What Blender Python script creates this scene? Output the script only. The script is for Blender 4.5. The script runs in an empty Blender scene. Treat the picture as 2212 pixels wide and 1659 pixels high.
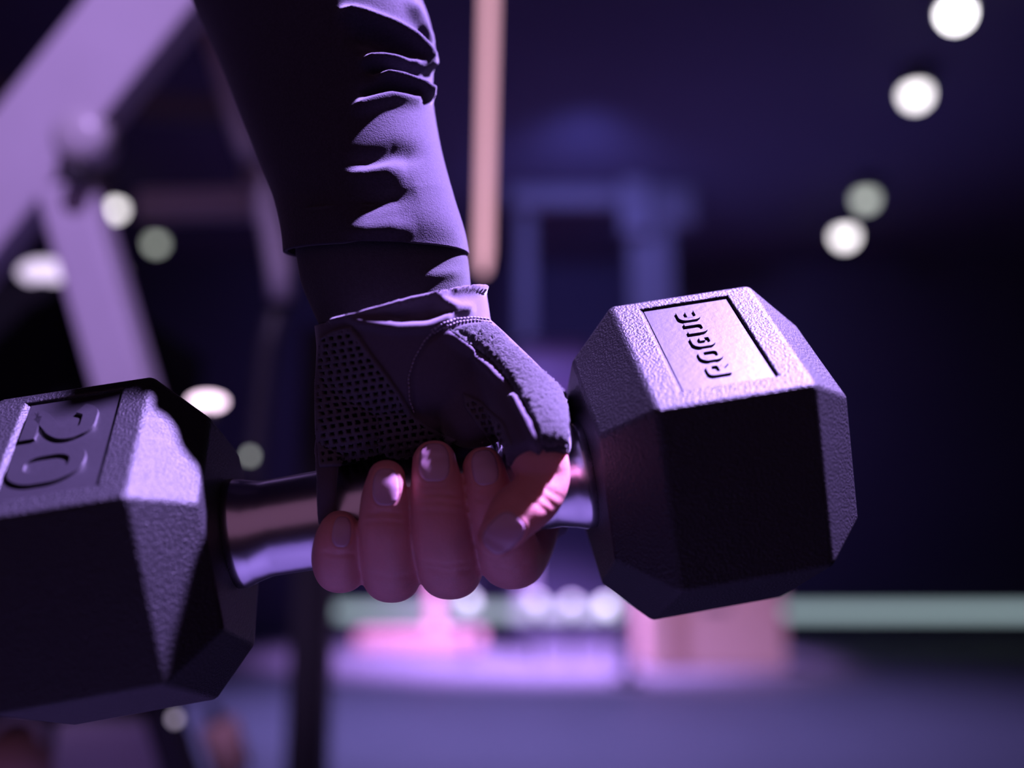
import bpy, bmesh, math, random
import numpy as np
from mathutils import Vector, Matrix
from mathutils.bvhtree import BVHTree
from mathutils.geometry import delaunay_2d_cdt
random.seed(7); rng = np.random.default_rng(7)
S = bpy.context.scene; C = S.collection
W, H, F = 2212.0, 1659.0, 2050.0
# ------------------------------------------------------------------ camera
PITCH = math.atan((1250 - H/2)/F)           # looking slightly up
CAMH = 0.55
cam_d = bpy.data.cameras.new('camera'); cam = bpy.data.objects.new('camera', cam_d); C.objects.link(cam)
cam.location = (0, 0, CAMH); cam.rotation_euler = (math.pi/2 + PITCH, 0, 0)
cam_d.sensor_width = 36; cam_d.lens = F/W*36; cam_d.clip_start = 0.02; cam_d.clip_end = 60
cam_d.dof.use_dof = True; cam_d.dof.focus_distance = 0.292; cam_d.dof.aperture_fstop = 33.4/10.5
S.camera = cam
RC = Matrix.Rotation(math.pi/2 + PITCH, 3, 'X'); RCn = np.array(RC); CAMP = np.array([0, 0, CAMH])
def dirw(x, y, z):                           # camera-frame direction (right, up, toward camera) -> world
    return RC @ Vector((x, y, z)).normalized()
# ------------------------------------------------------------------ world, lights, exposure
wd = bpy.data.worlds.new('world'); S.world = wd; wd.use_nodes = True
wd.node_tree.nodes['Background'].inputs[0].default_value = (0.68, 0.30, 0.60, 1)
wd.node_tree.nodes['Background'].inputs[1].default_value = 0.23
S.view_settings.view_transform = 'Standard'; S.view_settings.look = 'None'
S.view_settings.exposure = 0.0; S.view_settings.gamma = 1.0; S.view_settings.use_curve_mapping = False
def spot(name, loc, target, energy, color, size, blend=0.4, rad=0.05):
    d = bpy.data.lights.new(name, 'SPOT'); d.energy = energy; d.color = color; d.spot_size = math.radians(size)
    d.spot_blend = blend; d.shadow_soft_size = rad
    o = bpy.data.objects.new(name, d); C.objects.link(o); o.location = loc
    o.rotation_euler = (Vector(target) - Vector(loc)).to_track_quat('-Z', 'Y').to_euler(); return o
at0 = Vector(RCn @ np.array([(120 - W/2)/F*.9, -(420 - H/2)/F*.9, -.9]) + CAMP)
HANDW = Vector((0.0, 0.30, 0.58))
spot('key_spot', HANDW + dirw(0.46, 0.88, -0.12)*1.3, HANDW, 1250, (0.51, 0.33, 1.0), 34, 0.3, 0.025)
spot('floor_spot_purple', (0.3, 6.2, 3.0), (0.2, 7.0, 0), 6500, (0.62, 0.36, 1.0), 75, 0.8, 0.1)
spot('added_floor_spot_blue', (-0.6, 3.4, 3.0), (0.2, 4.2, 0), 1450, (0.45, 0.38, 1.0), 84, 0.9, 0.1)  # added spot, brightens the dark near floor
spot('added_pink_spot', (0.6, 3.6, 3.1), (1.1, 5.6, 0.3), 420, (0.95, 0.55, 0.95), 30, 0.7, 0.05)  # added local spot that lights the pink box
spot('added_frame_spot', (0.1, -1.1, 2.2), at0, 320, (0.64, 0.42, 1.0), 13.5, 0.7, 0.06)  # added spot to light the machine frame evenly
spot('added_wall_wash', (0.5, 5.6, 3.3), (0.5, 8.9, 2.3), 170, (0.28, 0.27, 1.0), 120, 0.9, 0.2)  # added wash that lifts the navy of the back wall
spot('added_ceiling_wash', (1.6, 6.6, 0.4), (1.4, 5.2, 3.6), 300, (0.28, 0.27, 1.0), 120, 0.9, 0.2)  # added uplight, brightens the far ceiling
# ------------------------------------------------------------------ materials
MATS = {}
def mat(name, col, rough=0.6, metal=0.0, spec=0.5, var=0.0, vscale=60, bump=0.0, bscale=600, bdist=0.0006, sheen=0.0,
        emit=None, estr=0.0, sss=0.0, col2=None):
    m = bpy.data.materials.new(name); m.use_nodes = True; nt = m.node_tree; b = nt.nodes['Principled BSDF']
    b.inputs['Base Color'].default_value = (*col, 1); b.inputs['Roughness'].default_value = rough
    b.inputs['Metallic'].default_value = metal; b.inputs['Specular IOR Level'].default_value = spec
    if sheen: b.inputs['Sheen Weight'].default_value = sheen; b.inputs['Sheen Roughness'].default_value = 0.4
    if sss:
        b.inputs['Subsurface Weight'].default_value = sss; b.inputs['Subsurface Radius'].default_value = (1, .35, .2)
        b.inputs['Subsurface Scale'].default_value = 0.003
    tc = nt.nodes.new('ShaderNodeTexCoord')
    if var:
        n = nt.nodes.new('ShaderNodeTexNoise'); n.inputs['Scale'].default_value = vscale; n.inputs['Detail'].default_value = 6
        mx = nt.nodes.new('ShaderNodeMix'); mx.data_type = 'RGBA'
        c2 = col2 or tuple(min(1, c*(1+var)) for c in col)
        mx.inputs[6].default_value = (*[c*(1-var) for c in col], 1); mx.inputs[7].default_value = (*c2, 1)
        nt.links.new(tc.outputs['Object'], n.inputs['Vector']); nt.links.new(n.outputs['Fac'], mx.inputs[0])
        nt.links.new(mx.outputs[2], b.inputs['Base Color'])
    if bump:
        n = nt.nodes.new('ShaderNodeTexNoise'); n.inputs['Scale'].default_value = bscale; n.inputs['Detail'].default_value = 3
        bp = nt.nodes.new('ShaderNodeBump'); bp.inputs['Strength'].default_value = bump; bp.inputs['Distance'].default_value = bdist
        nt.links.new(tc.outputs['Object'], n.inputs['Vector']); nt.links.new(n.outputs['Fac'], bp.inputs['Height'])
        nt.links.new(bp.outputs['Normal'], b.inputs['Normal'])
    if emit:
        b.inputs['Emission Color'].default_value = (*emit, 1); b.inputs['Emission Strength'].default_value = estr
    MATS[name] = m; return m
mat('rubber', (.010, .0095, .012), .51, spec=.45, var=.25, vscale=90, bump=.8, bscale=1300, bdist=.0006)
mat('rubber_smooth', (.012, .011, .014), .45, spec=.6, var=.2, vscale=120, bump=.10, bscale=500)
mat('chrome', (.70, .68, .74), .27, metal=1, bump=.03, bscale=300)
mat('skin', (.62, .265, .255), .48, spec=.4, var=.16, vscale=110, bump=.35, bscale=900, bdist=.0003, sss=.25)
mat('nail', (.55, .33, .42), .25, spec=.5, var=.05, vscale=80, sss=.15)
mat('jacket', (.037, .031, .048), .9, spec=.2, var=.55, vscale=1300, bump=.6, bscale=2200, bdist=.0004, sheen=.25)
mat('under', (.045, .042, .052), .9, spec=.2, var=.3, vscale=900, bump=.7, bscale=2400, bdist=.0004, sheen=.2)
mat('glove_cloth', (.085, .070, .095), .9, spec=.15, var=.12, vscale=900, bump=.25, bscale=2600, bdist=.0003, sheen=.35)
mat('terry', (.050, .047, .055), .9, spec=.25, var=.5, vscale=1500, bump=.9, bscale=1700, bdist=.0007, sheen=.2)
mat('mesh_knit', (.085, .074, .10), .75, spec=.35, var=.2, vscale=700, bump=.3, bscale=2500, bdist=.0003, sheen=.2)
mat('thread', (.30, .27, .33), .7, spec=.3, var=.1, vscale=400)
mat('grey_steel', (.42, .38, .46), .5, spec=.4, var=.08, vscale=20)
mat('dark_steel', (.020, .018, .026), .5, spec=.3, var=.2, vscale=20)
mat('black_matte', (.006, .006, .008), .9, spec=.1, var=.1, vscale=20)
mat('dim_steel', (.10, .09, .12), .6, spec=.3, var=.1, vscale=12)
mat('pale_steel', (.40, .37, .42), .28, spec=.5, var=.06, vscale=15)
mat('pink_paint', (.36, .20, .20), .5, spec=.4, var=.06, vscale=15)
mat('pink_foam', (.40, .25, .23), .8, spec=.2, var=.08, vscale=15)
mat('purple_pad', (.55, .36, .80), .6, spec=.3, var=.1, vscale=12)
mat('floor_rubber', (.060, .056, .080), .6, spec=.25, var=.12, vscale=3, bump=.2, bscale=200, bdist=.001)
mat('wall_paint', (.05, .045, .085), .9, spec=.1, var=.1, vscale=1.2)
mat('ceiling_paint', (.05, .045, .08), .9, spec=.1, var=.1, vscale=1.2)
mat('lamp_body', (.05, .05, .06), .5, var=.1, vscale=20)
def lampmat(name, col, s): return mat(name, (.25, .25, .25), .4, emit=col, estr=s, var=.02, vscale=10)
# ------------------------------------------------------------------ helpers
def Da(x): return 303.2 + (x - 892)*0.0124           # depth of the dumbbell's axis (mm)
def PX(x, y, d):                                      # pixel and depth offset (mm, + away) -> camera frame, mm
    D = Da(x) + d
    return np.array([(x - W/2)/F*D, -(y - H/2)/F*D, -D])
def MM(px, d=0): return px*(303 + d)/F
def w_of(v):                                          # camera mm -> world m
    return np.asarray(v)/1000.0 @ RCn.T + CAMP
def pix(v): v = np.asarray(v); return np.stack([W/2 + F*v[:, 0]/-v[:, 2], H/2 - F*v[:, 1]/-v[:, 2]], 1)
def at(x, y, D):                                      # pixel at camera depth D (m) -> world
    return Vector(RCn @ np.array([(x - W/2)/F*D, -(y - H/2)/F*D, -D]) + CAMP)
def onplane_z(x, y, z):
    d = RCn @ np.array([(x - W/2)/F, -(y - H/2)/F, -1.0]); t = (z - CAMH)/d[2]; return Vector(CAMP + d*t)
def onplane_y(x, y, Y):
    d = RCn @ np.array([(x - W/2)/F, -(y - H/2)/F, -1.0]); return Vector(CAMP + d*(Y/d[1]))
def empty(name, loc):
    o = bpy.data.objects.new(name, None); C.objects.link(o); o.location = loc; o.empty_display_size = .05; return o
def tag(o, label=None, cat=None, group=None, kind=None):
    if label: o['label'] = label
    if cat: o['category'] = cat
    if group: o['group'] = group
    if kind: o['kind'] = kind
    return o
def obj(name, verts, faces, m, parent=None, smooth=True, origin=None):
    """verts in world metres"""
    verts = np.asarray(verts, float)
    if parent is not None:
        base = np.array(parent.location); p = parent.parent
        while p is not None: base = base + np.array(p.location); p = p.parent
        o0 = base
    else: o0 = np.array(origin) if origin is not None else verts.mean(0)
    me = bpy.data.meshes.new(name); me.from_pydata((verts - o0).tolist(), [], [list(f) for f in faces]); me.validate(); me.update()
    o = bpy.data.objects.new(name, me); C.objects.link(o); me.materials.append(MATS[m])
    if parent is not None: o.parent = parent
    else: o.location = o0
    if smooth: me.polygons.foreach_set('use_smooth', [True]*len(me.polygons))
    return o
def fix_normals(o):
    bm = bmesh.new(); bm.from_mesh(o.data); bmesh.ops.recalc_face_normals(bm, faces=bm.faces); bm.to_mesh(o.data); bm.free()
class MB:
    def __init__(s): s.v = []; s.f = []
    def add(s, v, f):
        n = len(s.v); s.v += [tuple(x) for x in v]; s.f += [tuple(i + n for i in q) for q in f]; return s
    def build(s, name, m, parent=None, smooth=False, bevel=0, origin=None, segs=2):
        o = obj(name, s.v, s.f, m, parent, smooth, origin)
        if bevel:
            bm = bmesh.new(); bm.from_mesh(o.data); bmesh.ops.recalc_face_normals(bm, faces=bm.faces)
            es = [e for e in bm.edges if len(e.link_faces) == 2 and e.calc_face_angle(0) > .6]
            bmesh.ops.bevel(bm, geom=es, offset=bevel, segments=segs, profile=.6, affect='EDGES', clamp_overlap=True)
            bm.to_mesh(o.data); bm.free()
        else: fix_normals(o)
        return o
    def box(s, a, b):
        (x0, y0, z0), (x1, y1, z1) = a, b
        return s.add([(x0,y0,z0),(x1,y0,z0),(x1,y1,z0),(x0,y1,z0),(x0,y0,z1),(x1,y0,z1),(x1,y1,z1),(x0,y1,z1)],
            [(0,3,2,1),(4,5,6,7),(0,1,5,4),(1,2,6,5),(2,3,7,6),(3,0,4,7)])
    def beam(s, p, q, w, t, side=None):               # box beam from p to q, w across 'side', t the other way
        p, q = Vector(p), Vector(q); a = (q - p).normalized(); sd = Vector(side or (1, 0, 0)); sd = (sd - a*sd.dot(a)).normalized(); u = a.cross(sd)
        c = [(-.5,-.5),(.5,-.5),(.5,.5),(-.5,.5)]
        return s.add([p + sd*w*i + u*t*j for i, j in c] + [q + sd*w*i + u*t*j for i, j in c],
            [(0,1,2,3),(7,6,5,4),(0,4,5,1),(1,5,6,2),(2,6,7,3),(3,7,4,0)])
    def tube(s, pts, r, n=16, caps=True):
        pts = [Vector(p) for p in pts]; rs = r if hasattr(r, '__len__') else [r]*len(pts); rings = []; up = None
        for i, p in enumerate(pts):
            t = (pts[min(i+1, len(pts)-1)] - pts[max(i-1, 0)]).normalized()
            if up is None: up = t.orthogonal().normalized()
            up = (up - t*up.dot(t)).normalized(); b = t.cross(up)
            rings.append([p + (up*math.cos(2*math.pi*k/n) + b*math.sin(2*math.pi*k/n))*rs[i] for k in range(n)])
        f = []
        for i in range(len(pts)-1):
            for k in range(n): f.append((i*n+k, i*n+(k+1) % n, (i+1)*n+(k+1) % n, (i+1)*n+k))
        if caps: f += [tuple(range(n))[::-1], tuple((len(pts)-1)*n + k for k in range(n))]
        return s.add([v for r_ in rings for v in r_], f)
    def lathe(s, c, axis, prof, n=24):                # prof: (along, radius)
        c, a = Vector(c), Vector(axis).normalized()
        return s.tube_rings([(c + a*h, a, r) for h, r in prof], n)
    def tube_rings(s, st, n):
        a = st[0][1]; up = a.orthogonal().normalized(); b = a.cross(up); v = []
        for p, _, r in st: v += [p + (up*math.cos(2*math.pi*k/n) + b*math.sin(2*math.pi*k/n))*max(r, 1e-5) for k in range(n)]
        f = [(i*n+k, i*n+(k+1) % n, (i+1)*n+(k+1) % n, (i+1)*n+k) for i in range(len(st)-1) for k in range(n)]
        f += [tuple(range(n))[::-1], tuple((len(st)-1)*n + k for k in range(n))]
        return s.add(v, f)
# ------------------------------------------------------------------ room shell
WALLY = 8.9
def slab(name, a, b, m):
    o = MB().box(a, b).build(name, m); o['kind'] = 'structure'; return o
slab('floor', (-6, -3, -.1), (6, WALLY, 0), 'floor_rubber')
slab('wall_back', (-6, WALLY, 0), (6, WALLY + .15, 3.6), 'wall_paint')
slab('wall_left', (-6.15, -3, 0), (-6, WALLY, 3.6), 'wall_paint')
slab('wall_right', (6, -3, 0), (6.15, WALLY, 3.6), 'wall_paint')
slab('ceiling', (-6, -3, 3.6), (6, WALLY, 3.7), 'ceiling_paint')
# ------------------------------------------------------------------ dumbbell
DC = np.array([-31.669, -38.287, -303.22]); YAW, ROLL, EE = 0.08263, 0.15668, math.radians(51.73)
SH, LF, CH, RR, GG = 53.0, 45.2, 14.86, .704, 113.73
_cy, _sy, _cr, _sr = math.cos(YAW), math.sin(YAW), math.cos(ROLL), math.sin(ROLL)
DM = np.array([[_cr, -_sr, 0], [_sr, _cr, 0], [0, 0, 1]]) @ np.array([[_cy, 0, _sy], [0, 1, 0], [-_sy, 0, _cy]])
NT = np.array([0, math.sin(EE), math.cos(EE)]); TT = np.array([0, -math.cos(EE), math.sin(EE)])
def dl(v): return w_of(np.asarray(v, float) @ DM.T + DC)      # dumbbell local mm -> world
def tp(x, t, h=0): return np.array([x, 0, 0]) + TT*t + NT*(SH*math.cos(math.pi/6) + h)
dumbbell = tag(empty('hex_dumbbell', Vector(dl([[0, 0, 0]])[0])), 'black rubber hex dumbbell marked 20 held in the gloved hand', 'dumbbell')
DEEP = 1.2
def head(sg, d_in, d_out):
    xs = [GG/2, GG/2 + CH, GG/2 + CH + LF, GG/2 + 2*CH + LF]; v = []; f = []
    for x, r in zip(xs, (RR, 1, 1, RR)):
        for k in range(6):
            a = EE + math.radians(30 - 60*k); v.append((x*sg, SH*r*math.sin(a), SH*r*math.cos(a)))
    for i in range(3):
        for k in range(6):
            if i == 1 and k == 0: continue
            f.append((i*6+k, i*6+(k+1) % 6, (i+1)*6+(k+1) % 6, (i+1)*6+k))
    f += [tuple(range(6)), tuple(18+k for k in range(6))]
    x0, x1, t0, t1 = 79.8, 108.8, -22.6, 20.2
    b = len(v); cs = [(x0, t0), (x0, t1), (x1, t1), (x1, t0)]
    v += [tp(x*sg, t) for x, t in cs]
    dt = .35; v += [tp((x + (d_in if x == x0 else -d_out))*sg, t + (dt if t == t0 else -dt), -DEEP) for x, t in cs]
    out = [6, 7, 13, 12]                              # top/back inner, top/front inner, top/front outer, top/back outer
    for i in range(4):
        j = (i+1) % 4; f.append((out[i], out[j], b+j, b+i)); f.append((b+i, b+j, b+4+j, b+4+i))
    f.append((b+4, b+5, b+6, b+7))
    o = obj('head', dl(v), f, 'rubber', dumbbell, smooth=False)
    bm = bmesh.new(); bm.from_mesh(o.data); bmesh.ops.recalc_face_normals(bm, faces=bm.faces); bm.verts.ensure_lookup_table()
    es = [e for e in bm.edges if e.calc_face_angle(0) > .3 and all(vv.index < 24 for vv in e.verts)]
    es2 = [e for e in bm.edges if all(b <= vv.index < b+4 for vv in e.verts)]
    bmesh.ops.bevel(bm, geom=es, offset=.0011, segments=3, profile=.5, affect='EDGES')
    es2 = [e for e in es2 if e.is_valid]
    bmesh.ops.bevel(bm, geom=es2, offset=.0004, segments=2, profile=.5, affect='EDGES')
    bm.to_mesh(o.data); bm.free()
    # smooth plate on the recess floor
    p0, p1, q0, q1 = x0 + d_in + .1, x1 - d_out - .1, t0 + dt + .1, t1 - dt - .1; hb, ht = -DEEP - .3, -DEEP + .25
    vv = [tp(x*sg, t, h) for h in (hb, ht) for x, t in ((p0, q0), (p0, q1), (p1, q1), (p1, q0))]
    m = MB(); m.add(dl(vv), [(0,1,2,3),(4,5,6,7),(0,1,5,4),(1,2,6,5),(2,3,7,6),(3,0,4,7)])
    pl = m.build('label_plate', 'rubber_smooth', o, bevel=.00015)
    return o, pl
headR, plateR = head(1, 1.3, .3); headL, plateL = head(-1, .5, 1.6)
headR['label'] = 'dumbbell head with raised ROGUE lettering'; headL['label'] = 'dumbbell head with raised 20'
# raised strokes (2D polyline ribbons, extruded)
def fillet(pts, r, closed):
    n = len(pts); out = []
    for i in range(n):
        p = np.array(pts[i], float)
        if not closed and i in (0, n-1): out.append(p); continue
        a = np.array(pts[i-1], float) - p; c = np.array(pts[(i+1) % n], float) - p
        la, lc = np.linalg.norm(a), np.linalg.norm(c); rr = min(r, la*.49, lc*.49); A, B = p + a/la*rr, p + c/lc*rr
        for t in np.linspace(0, 1, 7): out.append((1-t)**2*A + 2*t*(1-t)*p + t*t*B)
    return np.array(out)
def ribbon(m, pts, w, to3, h0, h1, r=1.0, closed=False, taper=.12):
    P = fillet(pts, r, closed); n = len(P); L = []
    for i in range(n):
        a = P[i] - P[i-1] if (closed or i > 0) else P[1] - P[0]
        c = P[(i+1) % n] - P[i] if (closed or i < n-1) else P[i] - P[i-1]
        a = a/(np.linalg.norm(a) + 1e-9); c = c/(np.linalg.norm(c) + 1e-9); na, nc = np.array([-a[1], a[0]]), np.array([-c[1], c[0]])
        nn = na + nc; nn = nn/max(nn @ nn/2, .35); L.append(nn*w/2)
    L = np.array(L); v = []
    for i in range(n):
        v += [to3(P[i] + L[i]*(1+taper), h0), to3(P[i] + L[i], h1), to3(P[i] - L[i], h1), to3(P[i] - L[i]*(1+taper), h0)]
    f = []
    for i in range(n if closed else n-1):
        j = (i+1) % n
        for k in range(4): f.append((i*4+k, i*4+(k+1) % 4, j*4+(k+1) % 4, j*4+k))
    if not closed: f += [(0,1,2,3), ((n-1)*4+3, (n-1)*4+2, (n-1)*4+1, (n-1)*4)]
    m.add(dl(v), f)
GL = {  # unit glyphs 1 wide x 1 high
 'R': [([(0.03,0),(0.03,.97),(.78,.97),(.97,.78),(.97,.5),(.80,.36),(.20,.36)],0),([(.55,.36),(.97,0)],0)],
 'O': [([(.03,.2),(.03,.8),(.22,.97),(.78,.97),(.97,.8),(.97,.2),(.78,.03),(.22,.03)],1)],
 'G': [([(.95,.97),(.22,.97),(.03,.8),(.03,.2),(.22,.03),(.95,.03),(.95,.52),(.50,.52)],0)],
 'U': [([(.03,1),(.03,.2),(.22,.03),(.78,.03),(.97,.2),(.97,1)],0)],
 'E': [([(.97,.97),(.22,.97),(.03,.8),(.03,.2),(.22,.03),(.97,.03)],0),([(.05,.5),(.90,.5)],0)]}
t = 15.4; lw, lh, gap = 6.0, 7.4, 1.05
for ch in 'ROGUE':
    m = MB()
    for pts, cl in GL[ch]:
        ribbon(m, [(p[0]*(lw-1.5)+.75, p[1]*(lh-1.5)+.75) for p in pts], 1.5,
               lambda q, h, t=t: tp(97.6 - q[1], t - q[0], h), -DEEP, -DEEP + .95, r=.9, closed=bool(cl))
    o = m.build('raised_letter', 'rubber_smooth', headR); o['label'] = 'raised letter ' + ch
    t -= lw + gap
two = [(0.0,.80),(.18,1),(.82,1),(1,.82),(1,.62),(.80,.45),(.10,.12),(0,0),(1,0)]
zero = [(0,.25),(0,.75),(.25,1),(.75,1),(1,.75),(1,.25),(.75,0),(.25,0)]
for pts, cl, tt0, ch in ((two, 0, -18.0, '2'), (zero, 1, -.2, '0')):
    m = MB(); ww, hh, sw = 15.6, 20.6, 4.2
    ribbon(m, [(p[0]*(ww-sw)+sw/2, p[1]*(hh-sw)+sw/2) for p in pts], sw, lambda q, h, a=tt0: tp(-(106.2 - q[1]), a + q[0], h),
           -DEEP, -DEEP + 1.1, r=4.0, closed=bool(cl))
    o = m.build('raised_digit', 'rubber_smooth', headL); o['label'] = 'raised digit ' + ch
prof = [(-58, 17.2), (-54, 17.2), (-51, 16.2), (-46, 15.1)] + [(x, 15.1 + .6*math.cos(x/46*math.pi/2)) for x in np.linspace(-44, 44, 30)] + [(46, 15.1), (51, 16.2), (54, 17.2), (58, 17.2)]
n = 72; v = []; f = []
for x, r in prof: v += [(x, r*math.cos(2*math.pi*k/n), r*math.sin(2*math.pi*k/n)) for k in range(n)]
for i in range(len(prof)-1): f += [(i*n+k, i*n+(k+1) % n, (i+1)*n+(k+1) % n, (i+1)*n+k) for k in range(n)]
f += [tuple(range(n)), tuple((len(prof)-1)*n+k for k in range(n))]
o = obj('handle', dl(v), f, 'chrome', dumbbell); fix_normals(o); o['label'] = 'polished steel handle'
# ------------------------------------------------------------------ hand, glove, sleeve (camera frame, mm)
def catmull(P, n):
    P = np.asarray(P, float); Q = np.vstack([2*P[0]-P[1], P, 2*P[-1]-P[-2]]); out = []
    for i in range(len(P)-1):
        for t in np.linspace(0, 1, n, endpoint=False):
            a, b, c, d = Q[i:i+4]
            out.append(.5*((2*b) + (-a+c)*t + (2*a-5*b+4*c-d)*t*t + (-a+3*b-3*c+d)*t**3))
    out.append(P[-1]); return np.array(out)
def loft(stations, n=40, seg=10, cap0=.7, cap1=.8, ex=2.25):
    """stations: (px, py, d, halfwidth px, thickness ratio) -> closed tube (verts mm, faces)"""
    P = np.array([np.append(PX(s[0], s[1], s[2]), [MM(s[3], s[2]), MM(s[3], s[2])*s[4]]) for s in stations])
    Q = catmull(P, seg); pos = Q[:, :3]; tang = np.gradient(pos, axis=0); tang /= np.linalg.norm(tang, axis=1)[:, None]
    rings = []
    def ring(p, t, a, b):
        s_ = np.array([1., 0, 0]) if abs(t[0]) < .8 else np.array([0, 1., 0])
        s_ = s_ - t*(s_ @ t); s_ /= np.linalg.norm(s_); u = np.cross(t, s_); th = np.linspace(0, 2*np.pi, n, endpoint=False)
        c, s = np.cos(th), np.sin(th); c = np.sign(c)*abs(c)**(2/ex); s = np.sign(s)*abs(s)**(2/ex)
        return p + np.outer(c*a, s_) + np.outer(s*b, u)
    if cap0:
        for k in range(5, 0, -1):
            al = k/5.2*np.pi/2; rings.append(ring(pos[0] - tang[0]*Q[0, 3]*cap0*math.sin(al), tang[0], Q[0, 3]*math.cos(al), Q[0, 4]*math.cos(al)))
    for i in range(len(pos)): rings.append(ring(pos[i], tang[i], Q[i, 3], Q[i, 4]))
    if cap1:
        for k in range(1, 7):
            al = k/6.2*np.pi/2; rings.append(ring(pos[-1] + tang[-1]*Q[-1, 3]*cap1*math.sin(al), tang[-1], Q[-1, 3]*math.cos(al), Q[-1, 4]*math.cos(al)))
    v = np.vstack(rings); R = len(rings)
    f = [(i*n+k, i*n+(k+1) % n, (i+1)*n+(k+1) % n, (i+1)*n+k) for i in range(R-1) for k in range(n)]
    f += [tuple(range(n))[::-1], tuple((R-1)*n+k for k in range(n))]
    return v, f
def hloft(rows, n=64, seg=8, ex=2.2):
    """rows: (y, left px, right px, d, half depth mm); rings lie in the horizontal plane of the camera frame"""
    P = []
    for y, l, r, d, hz in rows: P.append([(l+r)/2, y, d, (r-l)/2, hz])
    Q = catmull(P, seg); v = []; th = np.linspace(0, 2*np.pi, n, endpoint=False)
    c, s = np.cos(th), np.sin(th); c = np.sign(c)*abs(c)**(2/ex); s = np.sign(s)*abs(s)**(2/ex)
    for x, y, d, hw, hz in Q:
        p = PX(x, y, d); a = MM(hw, d); v.append(np.stack([p[0] + c*a, np.full(n, p[1]), p[2] + s*hz], 1))
    R = len(v); f = [(i*n+k, i*n+(k+1) % n, (i+1)*n+(k+1) % n, (i+1)*n+k) for i in range(R-1) for k in range(n)]
    caps = [tuple(range(n))[::-1], tuple((R-1)*n+k for k in range(n))]
    return np.vstack(v), f, caps
def merge(parts):
    v = []; f = []; n = 0
    for a, b in parts: v.append(a); f += [tuple(i+n for i in q) for q in b]; n += len(a)
    return np.vstack(v), f
def remesh(v, f, vox, smooth=4, fac=.5):
    me = bpy.data.meshes.new('tmp'); me.from_pydata((np.asarray(v)).tolist(), [], [list(q) for q in f]); me.update()
    bm = bmesh.new(); bm.from_mesh(me); bmesh.ops.recalc_face_normals(bm, faces=bm.faces); bm.to_mesh(me); bm.free()
    o = bpy.data.objects.new('tmp', me); C.objects.link(o)
    md = o.modifiers.new('r', 'REMESH'); md.mode = 'VOXEL'; md.voxel_size = vox
    if smooth: ms = o.modifiers.new('s', 'SMOOTH'); ms.iterations = smooth; ms.factor = fac
    ev = o.evaluated_get(bpy.context.evaluated_depsgraph_get()); m2 = bpy.data.meshes.new_from_object(ev)
    vv = np.empty(len(m2.vertices)*3); m2.vertices.foreach_get('co', vv); vv = vv.reshape(-1, 3)
    ff = [tuple(p.vertices) for p in m2.polygons]
    bpy.data.objects.remove(o); bpy.data.meshes.remove(me); bpy.data.meshes.remove(m2)
    return vv, ff
def vnormals(v, f):
    n = np.zeros_like(v); q = np.array([(a[0], a[1], a[2], a[3] if len(a) == 4 else a[2]) for a in f if len(a) <= 4])
    fn = np.cross(v[q[:, 2]] - v[q[:, 0]], v[q[:, 3]] - v[q[:, 1]])
    for k in range(4): np.add.at(n, q[:, k], fn)
    return n/(np.linalg.norm(n, axis=1)[:, None] + 1e-12)
def pdist(p, line):
    """distance (px) of points to polyline, and arc fraction"""
    L = np.asarray(line, float); best = np.full(len(p), 1e9); fr = np.zeros(len(p)); tot = np.linalg.norm(np.diff(L, axis=0), axis=1).sum(); acc = 0
    sgn = np.zeros(len(p))
    for a, b in zip(L[:-1], L[1:]):
        ab = b - a; l = np.linalg.norm(ab); t = np.clip(((p - a) @ ab)/(l*l), 0, 1); q = p - (a + t[:, None]*ab); d = np.linalg.norm(q, axis=1)
        m = d < best; best[m] = d[m]; fr[m] = ((acc + t*l)/tot)[m]; sgn[m] = np.sign(ab[0]*q[:, 1] - ab[1]*q[:, 0])[m]; acc += l
    return best, fr, sgn
def inpoly(p, poly):
    poly = np.asarray(poly, float); c = np.zeros(len(p), bool); j = len(poly) - 1
    for i in range(len(poly)):
        (xi, yi), (xj, yj) = poly[i], poly[j]
        with np.errstate(divide='ignore', invalid='ignore'):
            c ^= ((yi > p[:, 1]) != (yj > p[:, 1])) & (p[:, 0] < (xj - xi)*(p[:, 1] - yi)/(yj - yi) + xi)
        j = i
    return c
def sculpt(v, f, ridges, hollows=()):
    """ridges: (polyline px, height mm, width px, end taper)"""
    n = vnormals(v, f); p = pix(v); front = np.clip((n*(-v/np.linalg.norm(v, axis=1)[:, None])).sum(1)*2.5 + .4, 0, 1); d = np.zeros(len(v))
    for line, h, w, tp_ in ridges:
        dd, fr, sg = pdist(p, line); e = np.clip(np.minimum(fr, 1-fr)/max(tp_, 1e-6), 0, 1) if tp_ else 1
        d += h*np.exp(-(dd/w)**2)*e
    for poly, h, soft in hollows:
        dd, _, _ = pdist(p, list(poly) + [poly[0]]); ins = inpoly(p, poly); d += np.where(ins, h*np.clip(dd/soft, 0, 1), 0)
    return v + n*(d*front)[:, None]
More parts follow.
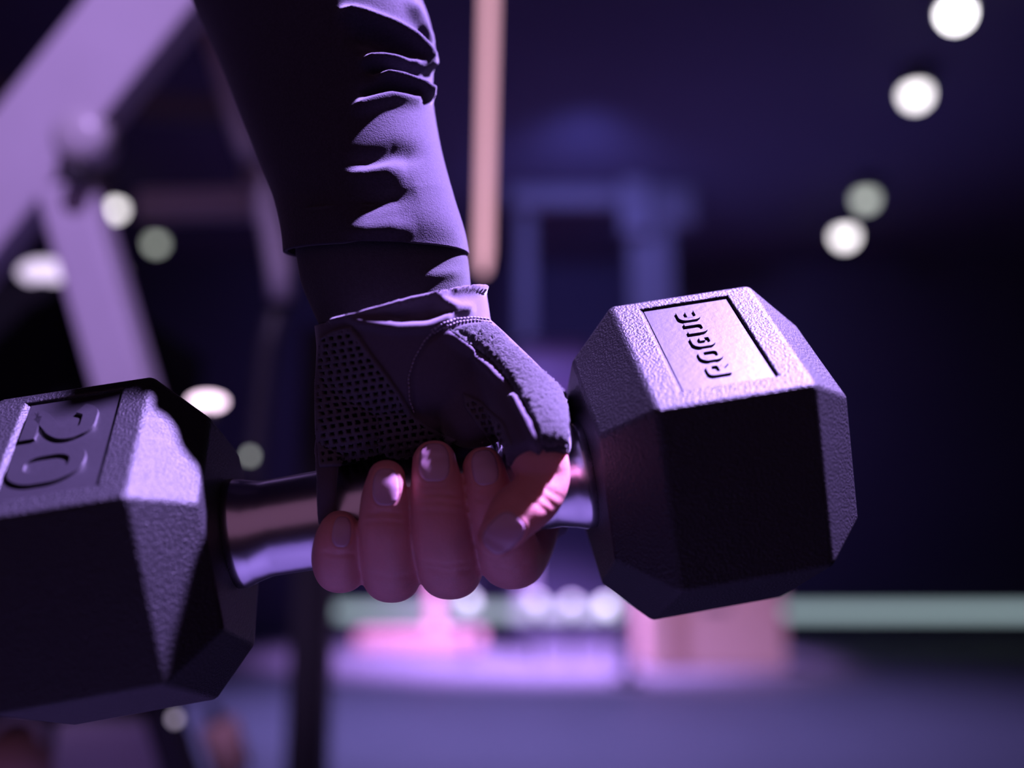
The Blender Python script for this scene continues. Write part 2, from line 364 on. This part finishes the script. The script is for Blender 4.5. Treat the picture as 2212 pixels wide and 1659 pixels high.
# ---- fingers
DIG = {
 'index': [(1140,985,30,62,1),(1160,1060,31,62,1),(1140,1150,22,64,1),(1110,1203,2,68,1),(1094,1182,-13,68,.98),(1077,1130,-22,60,.96),(1060,1076,-25,54,.92),(1050,1030,-25,47,.88),(1043,1006,-24,44,.82)],
 'middle': [(965,990,30,64,1),(978,1080,32,66,1),(985,1170,24,66,1),(975,1226,3,67,1),(965,1204,-13,67,.98),(955,1150,-22,64,.95),(947,1085,-25,59,.92),(941,1028,-25,53,.86),(938,996,-24,48,.8)],
 'ring': [(842,1010,30,60,1),(850,1100,32,62,1),(856,1190,24,62,1),(848,1238,3,63,1),(839,1206,-13,61,.98),(831,1144,-22,56,.95),(830,1085,-24.5,51,.92),(833,1048,-25.5,45,.85),(835,1030,-25,40,.82)],
 'pinky': [(742,1040,28,48,1),(748,1110,28,50,1),(752,1180,18,52,1),(738,1226,-3,53,1),(727,1205,-14,53,.98),(726,1170,-20,47,.95),(731,1145,-21,41,.9),(735,1136,-20,37,.85)],
 'thumb': [(1105,850,-18,60,1),(1140,920,-27,64,1),(1162,985,-33,65,.95),(1174,1032,-34,58,.95),(1154,1074,-37,59,.92),(1117,1106,-40,60,.84),(1089,1140,-42,52,.78),(1070,1168,-42,42,.72)]}
parts = []
for k, st in DIG.items(): parts.append(loft(st, cap1=.92 if k != 'thumb' else .85))
rowp = [(y, l + 26, r - 30, d, hz - 5) for y, l, r, d, hz in
        [(-500,330,760,60,30),(-100,400,880,46,28),(250,540,930,28,24),(420,600,970,14,22),(540,650,990,8,20),(640,680,1010,5,18),(700,690,1040,4,18),(860,690,1090,5,22),(950,700,1110,12,18),(1010,700,1130,24,14),(1060,710,1150,30,13)]]
v, f, c = hloft(rowp, 48); parts.append((v, f + c))
bv, bf = remesh(*merge(parts), .62, 3, .5)
creases = [([(893,1070),(945,1066),(998,1072)],-.35,5,.15),([(893,1086),(950,1083),(1003,1090)],-.28,5,.15),([(888,1103),(950,1104),(1008,1110)],-.2,5,.2),
 ([(782,1112),(830,1108),(880,1113)],-.32,5,.15),([(780,1128),(830,1126),(882,1130)],-.25,5,.15),([(690,1192),(727,1200),(768,1196)],-.3,5,.15),
 ([(1022,1075),(1050,1082)],-.25,5,.2),([(905,1225),(965,1238),(1030,1228)],-.3,7,.2),([(900,1212),(965,1222),(1025,1214)],-.25,6,.2),([(790,1238),(845,1250),(900,1240)],-.3,7,.2),
 ([(1065,1225),(1110,1232),(1150,1212)],-.3,7,.2),([(1130,1040),(1175,1075),(1205,1100)],-.3,6,.2),([(1118,1050),(1160,1088),(1190,1112)],-.25,6,.2),([(1140,1025),(1185,1060),(1222,1080)],-.25,6,.2)]
# nail folds: shallow bed around every nail
NAILS = [('middle',(938,999),(0,-1),33,41),('ring',(833,1052),(0.02,-1),28,40),('pinky',(738,1149),(.10,-1),20,33),('index',(1047,1010),(-.18,-1),28,38),('thumb',(1087,1152),(-.70,.72),36,47)]
def nail_outline(c, d, hw, hl, n=40):
    d = np.array(d, float); d /= np.linalg.norm(d); s = np.array([-d[1], d[0]]); out = []
    for k in range(n):
        a = 2*math.pi*k/n; x, y = math.cos(a), math.sin(a); x = math.copysign(abs(x)**(2/3.0), x); y = math.copysign(abs(y)**(2/2.6), y)
        out.append(np.array(c) + s*x*hw*(1 - .06*y) + d*y*hl)
    return out
for nm, c, d, hw, hl in NAILS:
    o_ = nail_outline(c, d, hw + 4, hl + 3); creases.append((o_ + [o_[0]], .30, 4.5, 0))
bv = sculpt(bv, bf, creases)
person = obj('person', w_of(bv), bf, 'skin', origin=w_of([PX(860, 620, 4)])[0])
tag(person, 'person\'s arm in dark sleeve and fingerless glove gripping the dumbbell', 'person')
def bvh_of(v, f): return BVHTree.FromPolygons([tuple(x) for x in v], [tuple(q) for q in f])
def cast(bvh, p, fallback=6):
    d = Vector(((p[0]-W/2)/F, -(p[1]-H/2)/F, -1)).normalized(); h = bvh.ray_cast(Vector((0, 0, 0)), d)
    if h[0] is None:
        q = Vector(PX(p[0], p[1], fallback)); h = bvh.find_nearest(q)
    nn = h[1].normalized()
    if nn.dot(d) > .25: nn = -nn
    return np.array(h[0]), np.array(nn)
def dens(poly, step):
    P = np.array(poly, float); out = []
    for a, b in zip(P, np.roll(P, -1, 0)):
        k = max(1, int(np.linalg.norm(b-a)/step)); out += [a + (b-a)*i/k for i in range(k)]
    return np.array(out)
def panel(name, poly, bvh, m, parent, step=5, off=.3, th=.7, hfun=None, round_=4, nsmooth=True, label=None, fb=6, holes=None):
    """cloth panel laid on a surface: outline given as seen from the front"""
    B = dens(poly, step*.8); x0, y0 = B.min(0); x1, y1 = B.max(0)
    gx, gy = np.meshgrid(np.arange(x0, x1, step), np.arange(y0, y1, step)); g = np.stack([gx.ravel(), gy.ravel()], 1)
    g[:, 0] += np.where(((g[:, 1]-y0)/step).round().astype(int) % 2, step*.5, 0)
    dd, _, _ = pdist(g, list(B) + [B[0]]); g = g[inpoly(g, B) & (dd > step*.55)]
    pts = np.vstack([B, g]); nb = len(B)
    r = delaunay_2d_cdt([Vector(p) for p in pts], [(i, (i+1) % nb) for i in range(nb)], [], 1, 1e-6)
    P2 = np.array([tuple(p) for p in r[0]]); tris = [tuple(t) for t in r[2]]
    if holes is not None:
        cen = np.array([(P2[t[0]] + P2[t[1]] + P2[t[2]])/3 for t in tris]); dc, _, _ = pdist(cen, list(B) + [B[0]]); hm = holes(cen, dc); tris = [t for t, h_ in zip(tris, hm) if not h_]
    hit = [cast(bvh, p, fb) for p in P2]; pos = np.array([h[0] for h in hit]); nor = np.array([h[1] for h in hit])
    d, _, _ = pdist(P2, list(B) + [B[0]])
    h = off + th*np.sqrt(np.clip(1-(1-np.clip(d/round_, 0, 1))**2, 0, 1))
    if hfun is not None: h = h + hfun(P2, d)
    top = pos + nor*h[:, None]; bot = pos - nor*.4
    # boundary edges
    cnt = {}
    for t in tris:
        for a, b in ((t[0], t[1]), (t[1], t[2]), (t[2], t[0])):
            cnt[(min(a, b), max(a, b))] = cnt.get((min(a, b), max(a, b)), 0) + 1
    N = len(top); f = list(tris) + [(a, b, b+N, a+N) for (a, b), c_ in cnt.items() if c_ == 1]
    o = obj(name, w_of(np.vstack([top, bot])), f, m, parent); 
    bm = bmesh.new(); bm.from_mesh(o.data); bmesh.ops.delete(bm, geom=[v for v in bm.verts if not v.link_faces], context='VERTS')
    bmesh.ops.recalc_face_normals(bm, faces=bm.faces); bm.normal_update()
    vd = Vector(RCn @ np.array([0, 0, 1.]))
    if sum(fc.normal.dot(vd)*fc.calc_area() for fc in bm.faces) < 0: bmesh.ops.reverse_faces(bm, faces=bm.faces)
    bm.to_mesh(o.data); bm.free()
    if label: o['label'] = label
    return o
bb = bvh_of(bv, bf)
for nm, c, d, hw, hl in NAILS:
    panel('fingernail', nail_outline(c, d, hw, hl), bb, 'nail', person, step=4, off=.12, th=.28, round_=5)
# ---- glove
gp = []
def gl(st, **k): gp.append(loft(st, **k))
v, f, c = hloft([(540,664,1030,5,19),(610,668,1046,3,23),(650,676,1054,1.5,27),(700,684,1062,0,29),(770,690,1080,0,28),(860,690,1090,2,25),(930,690,1100,9,18),(1000,690,1130,22,14),(1060,694,1160,30,13),(1110,700,1160,31,11)], 64); gp.append((v, f + c))
gl([(752,745,0,66,1),(758,840,-5,76,1.02),(762,925,-9,80,.95)])
gl([(850,770,-4,90,.9),(870,880,-8,90,.85),(880,915,-9,86,.8)])
gl([(950,755,-4,88,1),(1015,850,-11,90,.95),(1030,905,-15,80,.85)])
gl([(1000,735,-4,62,1.45),(1060,790,-12,64,1.4),(1130,872,-23,77,1.08),(1156,940,-33,76,1.03),(1166,985,-37,71,1.06)], cap1=0)
gl([(708,960,-12,30,.6),(706,1050,-19,24,.5),(706,1120,-17.5,22,.5),(712,1140,-16,20,.5)])
gl([(1150,880,16,76,1),(1168,960,27,74,1),(1172,1060,33,70,1),(1160,1130,25,70,1)], cap1=0)
gl([(975,1000,31,72,1),(982,1090,33,73,1),(988,1168,25,73,1)], cap1=0)
gl([(845,1020,31,68,1),(854,1110,33,68,1),(859,1188,25,68,1)], cap1=0)
gl([(742,1040,28,56,1),(750,1120,28,57,1),(754,1180,18,57,1)], cap1=0)
gv, gf = remesh(*merge(gp), .95, 9, .5)
# pull-out the cuff by bisecting along its slanted rim
me = bpy.data.meshes.new('tmp'); me.from_pydata(gv.tolist(), [], [list(q) for q in gf]); bm = bmesh.new(); bm.from_mesh(me)
A, B_ = PX(1060, 612, -20), PX(690, 700, -20); nrm = Vector(np.cross(B_ - A, [0, 0.10, -1])).normalized()
if nrm.y < 0: nrm = -nrm
bmesh.ops.bisect_plane(bm, geom=bm.verts[:] + bm.edges[:] + bm.faces[:], plane_co=Vector(A), plane_no=nrm, clear_outer=True)
bm.to_mesh(me); bm.free()
gv = np.array([v.co[:] for v in me.vertices]); gf = [tuple(p.vertices) for p in me.polygons]; bpy.data.meshes.remove(me)
ridges = [([(745,688),(800,699),(860,708),(920,706),(955,692),(985,668)],2.6,11,.12),
 ([(700,692),(820,664),(930,640),(1000,624),(1060,624)],2.3,9,.05),
 ([(925,642),(960,655),(990,668),(1030,668)],2.0,12,.2),
 ([(962,716),(1000,745),(1060,795),(1092,832)],2.3,10,.08),([(1106,846),(1135,905),(1152,945),(1166,985)],1.8,9,.08),
 ([(968,706),(1010,735),(1070,785),(1105,826),(1130,865),(1150,905)],-1.6,6,.05),
 ([(958,706),(925,735),(900,775),(890,815),(893,860),(905,900)],-1.1,5,.05),
 ([(1050,980),(1100,1000),(1150,985)],.8,8,.2)]
hol = [([(815,680),(870,655),(935,645),(975,668),(985,678),(930,698),(870,700)],-3.4,16)]
gv = sculpt(gv, gf, ridges, hol)
glove = obj('glove', w_of(gv), gf, 'glove_cloth', person); glove['label'] = 'black fingerless training glove'
md = glove.modifiers.new('thickness', 'SOLIDIFY'); md.thickness = .0009; md.offset = -1
gb = bvh_of(gv, gf)
def waffle(P, d):
    a = math.radians(-9); u = P[:, 0]*math.cos(a) + P[:, 1]*math.sin(a); w_ = -P[:, 0]*math.sin(a) + P[:, 1]*math.cos(a)
    row = np.floor(w_/14.5); uu = u + (row % 2)*4; hu = np.abs(((uu/17.0) % 1) - .5)*2; hv = np.abs(((w_/14.5) % 1) - .5)*2
    return (np.maximum(hu*1.02, hv) < .60) & (d > 7)
WAF = [(694,730),(725,712),(760,703),(782,732),(806,768),(835,806),(866,850),(896,900),(930,925),(985,950),(960,968),(900,985),(800,1004),(692,1010),(686,930),(684,830)]
panel('mesh_hole_shade', WAF, gb, 'black_matte', glove, step=8, off=.05, th=.12, label='black sheet standing in for the shade in the mesh holes')  # black sheet put in as the shade inside the mesh holes
panel('mesh_panel', WAF, gb, 'mesh_knit', glove, step=2.6, off=.7, th=.6, holes=waffle, label='waffle-knit mesh palm panel')
panel('mesh_panel', [(1000,850),(1040,868),(1090,915),(1108,960),(1098,985),(1066,965),(1030,915),(1004,880)], gb, 'mesh_knit', glove, step=2.6, off=.3, th=.3, holes=waffle, label='small mesh patch on the thumb')
tn = rng.normal(size=(400, 400))
def fuzz(P, d): return .16*tn[(P[:, 0].astype(int)) % 400, (P[:, 1].astype(int)) % 400]
TER = [(970,712),(1010,699),(1045,697),(1075,712),(1110,748),(1160,795),(1204,833),(1219,850),(1224,905),(1224,958),(1172,962),(1160,925),(1138,872),(1112,836),(1088,805),(1040,762),(1000,734)]
panel('terry_panel', TER, gb, 'terry', glove, step=3, off=.3, th=1.1, hfun=fuzz, label='grey terry-cloth thumb panel', fb=-4)
panel('hem', [(1171,962),(1225,958),(1225,976),(1176,980)], gb, 'terry', glove, step=3, off=.4, th=.9, label='stitched thumb hem', fb=-20)
# stitches along the seams
m = MB()
for line, sp in (([(930,712),(955,697),(985,688),(1020,685),(1062,692)],7.5),([(936,719),(962,704),(990,695),(1025,691),(1066,699)],7.5),
                 ([(948,700),(916,735),(893,775),(882,815),(884,860),(896,900)],9)):
    B = dens(line + [line[0]], 1.0); L = np.array(line, float); seg = np.linalg.norm(np.diff(L, axis=0), axis=1); tot = seg.sum(); s_ = 0
    while s_ < tot - sp:
        q = []
        for k in (0, .5, 1):
            u = s_ + k*sp*.62; i = 0
            while u > seg[i] and i < len(seg)-1: u -= seg[i]; i += 1
            pt = L[i] + (L[i+1]-L[i])*u/seg[i]; pos, nr = cast(gb, pt); q.append(pos + nr*(.12 + .28*(k == .5)))
        m.tube([Vector(x) for x in w_of(np.array(q))], .00022, 6); s_ += sp
o = m.build('stitching', 'thread', glove, smooth=True); o['kind'] = 'stuff'; o['label'] = 'pale seam stitches'
# ---- sleeves
def sleeve(name, rows, m, ridges, hollows, parent, n=220, seg=26, thick=1.4, label=None, shade_skew=0):
    v, f, caps = hloft(rows, n, seg, ex=2.1)
    if shade_skew:                                         # thumb side skewed toward the viewer, shaped to widen the sleeve's shade
        p = pix(v); ys = np.array([r_[0] for r_ in rows]); cx = np.interp(p[:, 1], ys, [(r_[1] + r_[2])/2 for r_ in rows])
        v[:, 2] += shade_skew*np.clip((560 - p[:, 1])/150, 0, 1)*MM(p[:, 0] - cx)
    v = sculpt(v, f, ridges, hollows)
    o = obj(name, w_of(v), f, m, parent); fix_normals(o)
    md = o.modifiers.new('thickness', 'SOLIDIFY'); md.thickness = thick/1000; md.offset = -1
    if label: o['label'] = label
    return o
fold = [([(725,24),(786,39),(843,62),(882,85),(913,116),(934,158)],5.5,15,.15),
 ([(770,137),(824,131),(882,135),(920,150)],4.5,13,.2),([(806,164),(863,174),(901,189),(934,222)],4.5,12,.2),
 ([(760,250),(786,231),(843,210),(913,208),(936,222)],3.0,16,.15),([(780,150),(850,152),(905,168)],-2.5,9,.2),([(770,200),(843,192),(905,205),(932,225)],-4.0,10,.15),
 ([(740,75),(800,85),(860,108),(915,150)],-3.0,20,.2),([(740,352),(790,350),(850,330),(930,335)],-2.2,22,.25),([(745,378),(820,372),(880,365)],2.2,20,.3),
 ([(750,440),(820,430),(900,412)],-2.0,26,.3),([(740,505),(820,498),(900,490)],2.0,22,.3),([(880,-10),(905,40),(925,90),(938,150)],2.5,12,.2),([(900,60),(922,100),(930,140)],-3,9,.3)]
sleeve('jacket_sleeve', [(-600,260,740,64,36),(-300,320,810,56,34),(-120,368,862,48,33),(0,408,906,42,32),(80,445,934,38,31),(170,482,938,33,30),(230,505,938,29,29),(330,545,955,22,28),(430,585,982,15,27),(500,606,1004,10,26.5),(548,615,1013,9,26.5)],
       'jacket', fold, [], person, shade_skew=.27, label='black fleece jacket sleeve')
sleeve('undershirt_cuff', [(470,636,978,10,23.5),(520,640,998,9,23),(560,644,1010,8,22),(615,654,1016,6,19.5),(660,672,1020,5,18),(700,690,1024,5,17)],
       'under', [([(900,600),(1010,585)],.8,14,.3)], [], person, thick=1.0, label='dark grey undershirt cuff')
bpy.context.view_layer.update()
# ------------------------------------------------------------------ background
VR, VU, VB = (Vector(RCn @ np.array(a, float)) for a in ((1,0,0), (0,1,0), (0,0,1)))
lampmat('lamp_bright', (1.0, .95, 1.0), 9.0); lampmat('lamp_white', (1.0, .93, .98), 4.2); lampmat('glow_grey', (.80, .86, .78), 1.5)
lampmat('glow_lilac', (.85, .70, 1.0), 1.3); lampmat('glint_pink', (1.0, .72, .95), 3.4)
lampmat('strip_green', (.58, .78, .84), .62); lampmat('globe_white', (.80, .84, 1.0), 2.4); lampmat('globe_dim', (.62, .74, .74), 1.1); lampmat('tube_pink', (1.0, .50, .66), 1.05)
def downlight(x, y, r, m, label, z=3.45):
    p = onplane_z(x, y, z); t = tag(empty('ceiling_downlight', p), label, 'ceiling light', 'round ceiling lights')
    MB().lathe(p, (0,0,1), [(.02, r*1.25), (.10, r*1.25), (3.6 - z, r*.9)], 24).build('housing', 'lamp_body', t)
    MB().lathe(p, (0,0,1), [(-r*math.sin(a), r*math.cos(a)) for a in np.linspace(1.45, 0, 6)] + [(.03, r)], 24).build('lens', m, t, smooth=True)
downlight(2065, 30, .064, 'lamp_bright', 'brightest round ceiling light, highest in the row at right')
downlight(1978, 205, .070, 'lamp_white', 'white round ceiling light, second from the top of the row at right')
downlight(1870, 430, .070, 'glow_grey', 'dim grey ceiling light partly behind a brighter one, at right')
downlight(1825, 510, .080, 'lamp_white', 'white round ceiling light lowest in the row at right')
downlight(249, 452, .055, 'lamp_white', 'small white ceiling light beside the purple machine frame')
downlight(337, 526, .055, 'glow_grey', 'dim grey ceiling light right of the purple machine frame')
def small_lamp_or_glint(x, y, D, rx, ry, m, label, drop=.25):
    p = at(x, y, D); t = tag(empty('lamp_or_glint', p), label, 'lamp', 'small marker lamps and added glints')
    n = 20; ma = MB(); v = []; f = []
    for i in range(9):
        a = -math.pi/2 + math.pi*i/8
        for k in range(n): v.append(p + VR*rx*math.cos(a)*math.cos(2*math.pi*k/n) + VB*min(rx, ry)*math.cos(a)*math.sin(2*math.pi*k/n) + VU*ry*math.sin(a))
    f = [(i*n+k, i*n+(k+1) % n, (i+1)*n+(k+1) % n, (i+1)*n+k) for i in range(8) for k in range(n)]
    ma.add(v, f).build('glow_bead', m, t, smooth=True)
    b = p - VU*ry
    MB().tube([b + Vector((0,0,ry*.3)), b - Vector((0,0,ry*1.2))], [rx*.35, rx*.5], 12).build('bead_mount', 'lamp_body', t)
small_lamp_or_glint(262, 583, 1.15, .006, .006, 'glow_lilac', 'tiny lilac lamp behind the lower machine brace')
small_lamp_or_glint(97, 588, 1.25, .034, .016, 'glow_lilac', 'oval lilac lamp on top of the black cabinet')
small_lamp_or_glint(540, 985, 1.12, .004, .005, 'glow_grey', 'small grey metal highlight above the steel handle, added as a glowing bead')  # metal glint imitated by an added glowing bead
small_lamp_or_glint(448, 868, .80, .016, .007, 'glint_pink', 'pinkish oval highlight behind the head marked 20, added as a glowing bead')  # highlight on machine metal, made as an emissive oval
small_lamp_or_glint(378, 1553, .955, .004, .004, 'glow_lilac', 'small lilac highlight under the head marked 20, added as a glowing bead')  # bolt highlight stood in for by emission, no lamp there
# far wall light strip and globe lamps standing before it
a, b = onplane_y(700, 1322, WALLY - .06), onplane_y(2420, 1322, WALLY - .06)
st = tag(empty('light_strip', (a.x, WALLY, a.z)), 'long pale green light strip low on the far wall', 'light strip')
MB().box((a.x, WALLY - .05, a.z - .075), (b.x, WALLY, a.z + .075)).build('channel', 'lamp_body', st, bevel=.005)
MB().box((a.x + .03, WALLY - .075, a.z - .055), (b.x - .03, WALLY - .05, a.z + .055)).build('diffuser', 'strip_green', st, bevel=.008)
for x, y, r, m, lb in ((1012,1300,.042,'globe_white','white globe lamp on the floor below the middle finger'),(1158,1303,.046,'globe_dim','dim globe lamp on the floor, second from the fingers'),
                    (1235,1308,.046,'globe_dim','dim globe lamp on the floor, third from the fingers'),(1310,1310,.046,'globe_white','bright globe lamp on the floor beside the thin black post')):
    p = at(x, y, 6.4); t = tag(empty('globe_lamp', (p.x, p.y, 0)), lb, 'lamp', 'globe lamps on the floor')
    MB().lathe((p.x, p.y, 0), (0,0,1), [(0, .07), (.012, .07), (.02, .02), (p.z - r*.9, .018)], 20).build('stand', 'lamp_body', t)
    MB().lathe(p, (0,0,1), [(-r*math.cos(a_), r*math.sin(a_)) for a_ in np.linspace(.25, math.pi - .05, 12)], 24).build('globe', m, t, smooth=True)
# pink tube
t = tag(empty('tube_light', at(1043, 590, 1.25)), 'long pink glowing tube hanging behind the gloved wrist', 'light tube')
p0, p1 = at(1044, 585, 1.25), at(1064, -330, 2.6)
MB().tube([p0, p0.lerp(p1, .02)] + [p0.lerp(p1, k) for k in (.25, .5, .75, 1)], [.006, .0095, .011, .013, .015, .016], 20).build('glowing_tube', 'tube_pink', t, smooth=True)
MB().tube([p1, p1 + Vector((0, 0, 3.6 - p1.z))], .012, 12).build('suspension_rod', 'lamp_body', t)
# purple machine frame at left
t = tag(empty('machine_frame', at(160, 480, .9)), 'lilac steel frame with a diagonal beam and round pivot bolt', 'machine frame')
side = (VR*.78 - VU*.62)
MB().beam(at(470, -170, .92), at(-160, 620, .92), .086, .045, VR*.78 - VU*.62).build('beam', 'grey_steel', t, bevel=.006)
MB().beam(at(150, 400, .90), at(345, 1080, .90), .050, .040, VR).build('brace', 'grey_steel', t, bevel=.006)
c = at(178, 300, .88)
MB().lathe(c, VB, [(-.02, .026), (.004, .026), (.010, .024), (.015, .017), (.017, .006), (.0171, .0001)], 28).build('pivot_bolt', 'pale_steel', t, smooth=True)
c = at(155, 372, .86); MB().lathe(c, VB, [(-.015, .012), (.002, .012), (.003, .010), (.0031, .0001)], 20).build('adjustment_hole', 'dark_steel', t, smooth=True)
# black cabinet under the beam
p = at(0, 606, 1.12); q = at(225, 606, 1.12)
t = tag(empty('cabinet', (p.x, p.y, 0)), 'black equipment cabinet between the lilac machine legs', 'cabinet')
MB().box((p.x - .12, p.y, 0), (q.x - .008, p.y + .4, p.z)).build('body', 'black_matte', t, bevel=.006)
MB().box((p.x - .10, p.y - .012, .06), (q.x - .03, p.y, p.z - .03)).build('door', 'black_matte', t, bevel=.004)
# dim housing at upper left
p = at(-60, 330, 1.5); q = at(115, 140, 1.5)
t = tag(empty('weight_housing', (p.x, p.y, 0)), 'dim blue-black weight housing behind the diagonal beam', 'weight housing')
MB().box((p.x - .2, p.y, p.z), (q.x, p.y + .25, q.z)).build('cover', 'dim_steel', t, bevel=.03)
MB().box((p.x - .2, p.y + .05, 0), (p.x - .1, p.y + .2, p.z + .01)).build('column', 'dark_steel', t, bevel=.01)
# rack behind the arm
t = tag(empty('rack', at(560, 900, 1.3)), 'pale curved rack tubing running along the sleeve edge', 'rack')
MB().tube([at(x, y, 1.15) for x, y in ((455,60),(480,150),(503,235),(528,310),(543,345))], .013, 16).build('curved_tube', 'pale_steel', t, smooth=True)
MB().tube([at(x, y, 1.15) for x, y in ((545,362),(568,430),(588,500),(602,575),(606,650))], .015, 16).build('curved_tube', 'pale_steel', t, smooth=True)
MB().tube([at(606, 640, 1.16), at(575, 760, 1.16), at(548, 1000, 1.16), at(545, 1120, 1.16)], .012, 12).build('lower_tube', 'dark_steel', t, smooth=True)
MB().beam(at(300, 446, 1.35), at(600, 438, 1.35), .045, .03, VU).build('crossbar', 'pale_steel', t, bevel=.006)
MB().beam(at(300, 232, 1.35), at(560, 240, 1.35), .040, .03, VU).build('crossbar', 'dim_steel', t, bevel=.006)
# dark post
b0 = at(662, 1690, 1.5)
t = tag(empty('upright_post', (b0.x, b0.y, 0)), 'dark square upright post below the hand', 'post')
MB().beam((b0.x, b0.y, 0), (b0.x, b0.y, at(680, 660, 1.5).z), .062, .062, (1,0,0)).build('column', 'dark_steel', t, bevel=.006)
MB().box((b0.x - .10, b0.y - .10, 0), (b0.x + .10, b0.y + .10, .012)).build('foot_plate', 'dark_steel', t, bevel=.003)
# thin post, box, base stand
g = onplane_z(1358, 1472, 0)
t = tag(empty('stanchion', g), 'thin black post with a purple pad, left of the pink box', 'machine post')
MB().lathe(g, (0,0,1), [(0, .09), (.02, .09), (.03, .034), (1.75, .034)], 16).build('pole', 'dark_steel', t, smooth=False)
p = onplane_y(1205, 800, g.y); p2 = Vector((g.x, g.y, p.z))
MB().tube([p2, p], .025, 12).build('pad_arm', 'dark_steel', t)
MB().tube([p + Vector((x, 0, 0)) for x in (-.27, -.265, -.24, .16, .185, .19)], [.10, .15, .17, .17, .15, .10], 32).build('pad', 'purple_pad', t, smooth=True)
g = onplane_z(1550, 1448, 0)
t = tag(empty('jump_box', g), 'pink padded box on the floor behind the right dumbbell head', 'box')
MB().box((g.x - .43, g.y, .0), (g.x + .43, g.y + .6, .52)).build('body', 'pink_foam', t, bevel=.02)
MB().box((g.x - .08, g.y - .004, .36), (g.x + .08, g.y, .40)).build('hand_slot', 'dark_steel', t, bevel=.002)
g = onplane_z(905, 1405, 0)
t = tag(empty('stand', g), 'pink T-shaped stand on the floor below the fingers', 'stand')
MB().box((g.x - .50, g.y, 0), (g.x + .50, g.y + .3, .14)).build('base', 'pink_paint', t, bevel=.02)
MB().box((g.x + .06, g.y + .1, .13), (g.x + .16, g.y + .2, .75)).build('column', 'pink_paint', t, bevel=.01)
# far cable machine
p = at(1400, 600, 7.4)
t = tag(empty('cable_machine', (p.x, p.y, 0)), 'dim grey cable machine far behind between the arm and lights', 'machine')
def fb(name, x0, y0, x1, y1, m='dim_steel', th=.12, dy=0):
    a, b = onplane_y(x0, y1, p.y + dy), onplane_y(x1, y0, p.y + dy); MB().box((a.x, p.y + dy, a.z), (b.x, p.y + dy + th, b.z)).build(name, m, t, bevel=.01)
fb('upright', 1382, -150, 1428, 1300); fb('crossbar', 1195, 160, 1385, 215); fb('pulley_block', 1420, 140, 1475, 240)
fb('weight_stack', 1345, 285, 1400, 500, dy=-.15); fb('crossbar', 1100, 395, 1345, 440); fb('seat_back', 1400, 400, 1500, 480, dy=-.05)
fb('upright', 1120, 150, 1150, 1300, dy=.2)
# clutter under the left head
p = at(120, 1560, 1.0); q = at(345, 1700, 1.0)
t = tag(empty('bench_base', (p.x, p.y, 0)), 'purple metal base plate under the head marked 20', 'bench base')
MB().box((p.x, p.y, 0), (q.x, p.y + .05, p.z)).build('plate', 'grey_steel', t, bevel=.004)
MB().beam(at(345, 1520, .98), at(425, 1760, .98), .03, .03, VR).build('strut', 'dark_steel', t, bevel=.003)
t = tag(empty('roller_pad', at(485, 1600, 1.3)), 'pink and lilac foam roller at the bottom left', 'roller')
a, b = at(470, 1560, 1.3), at(505, 1670, 1.3)
MB().tube([a, a.lerp(b, .05), a.lerp(b, .95), b], [.018, .026, .026, .018], 24).build('foam', 'pink_foam', t, smooth=True)
MB().tube([a + (a-b)*.3, b + (b-a)*.6], .009, 12).build('axle', 'dark_steel', t)
t = tag(empty('kettlebell', at(40, 1640, .9)), 'pinkish ball weight with a loop grip at the lower left corner', 'weight')
p = at(30, 1660, .9)
MB().lathe(p, (0,0,1), [(-.035*math.cos(a_), .035*math.sin(a_)) for a_ in np.linspace(.3, math.pi - .05, 12)], 24).build('ball', 'pink_foam', t, smooth=True)
MB().tube([p + VR*(.024*math.cos(a_)) + Vector((0,0,.026 + .022*math.sin(a_))) for a_ in np.linspace(-.1, math.pi + .1, 12)], .005, 10).build('grip', 'pale_steel', t, smooth=True)
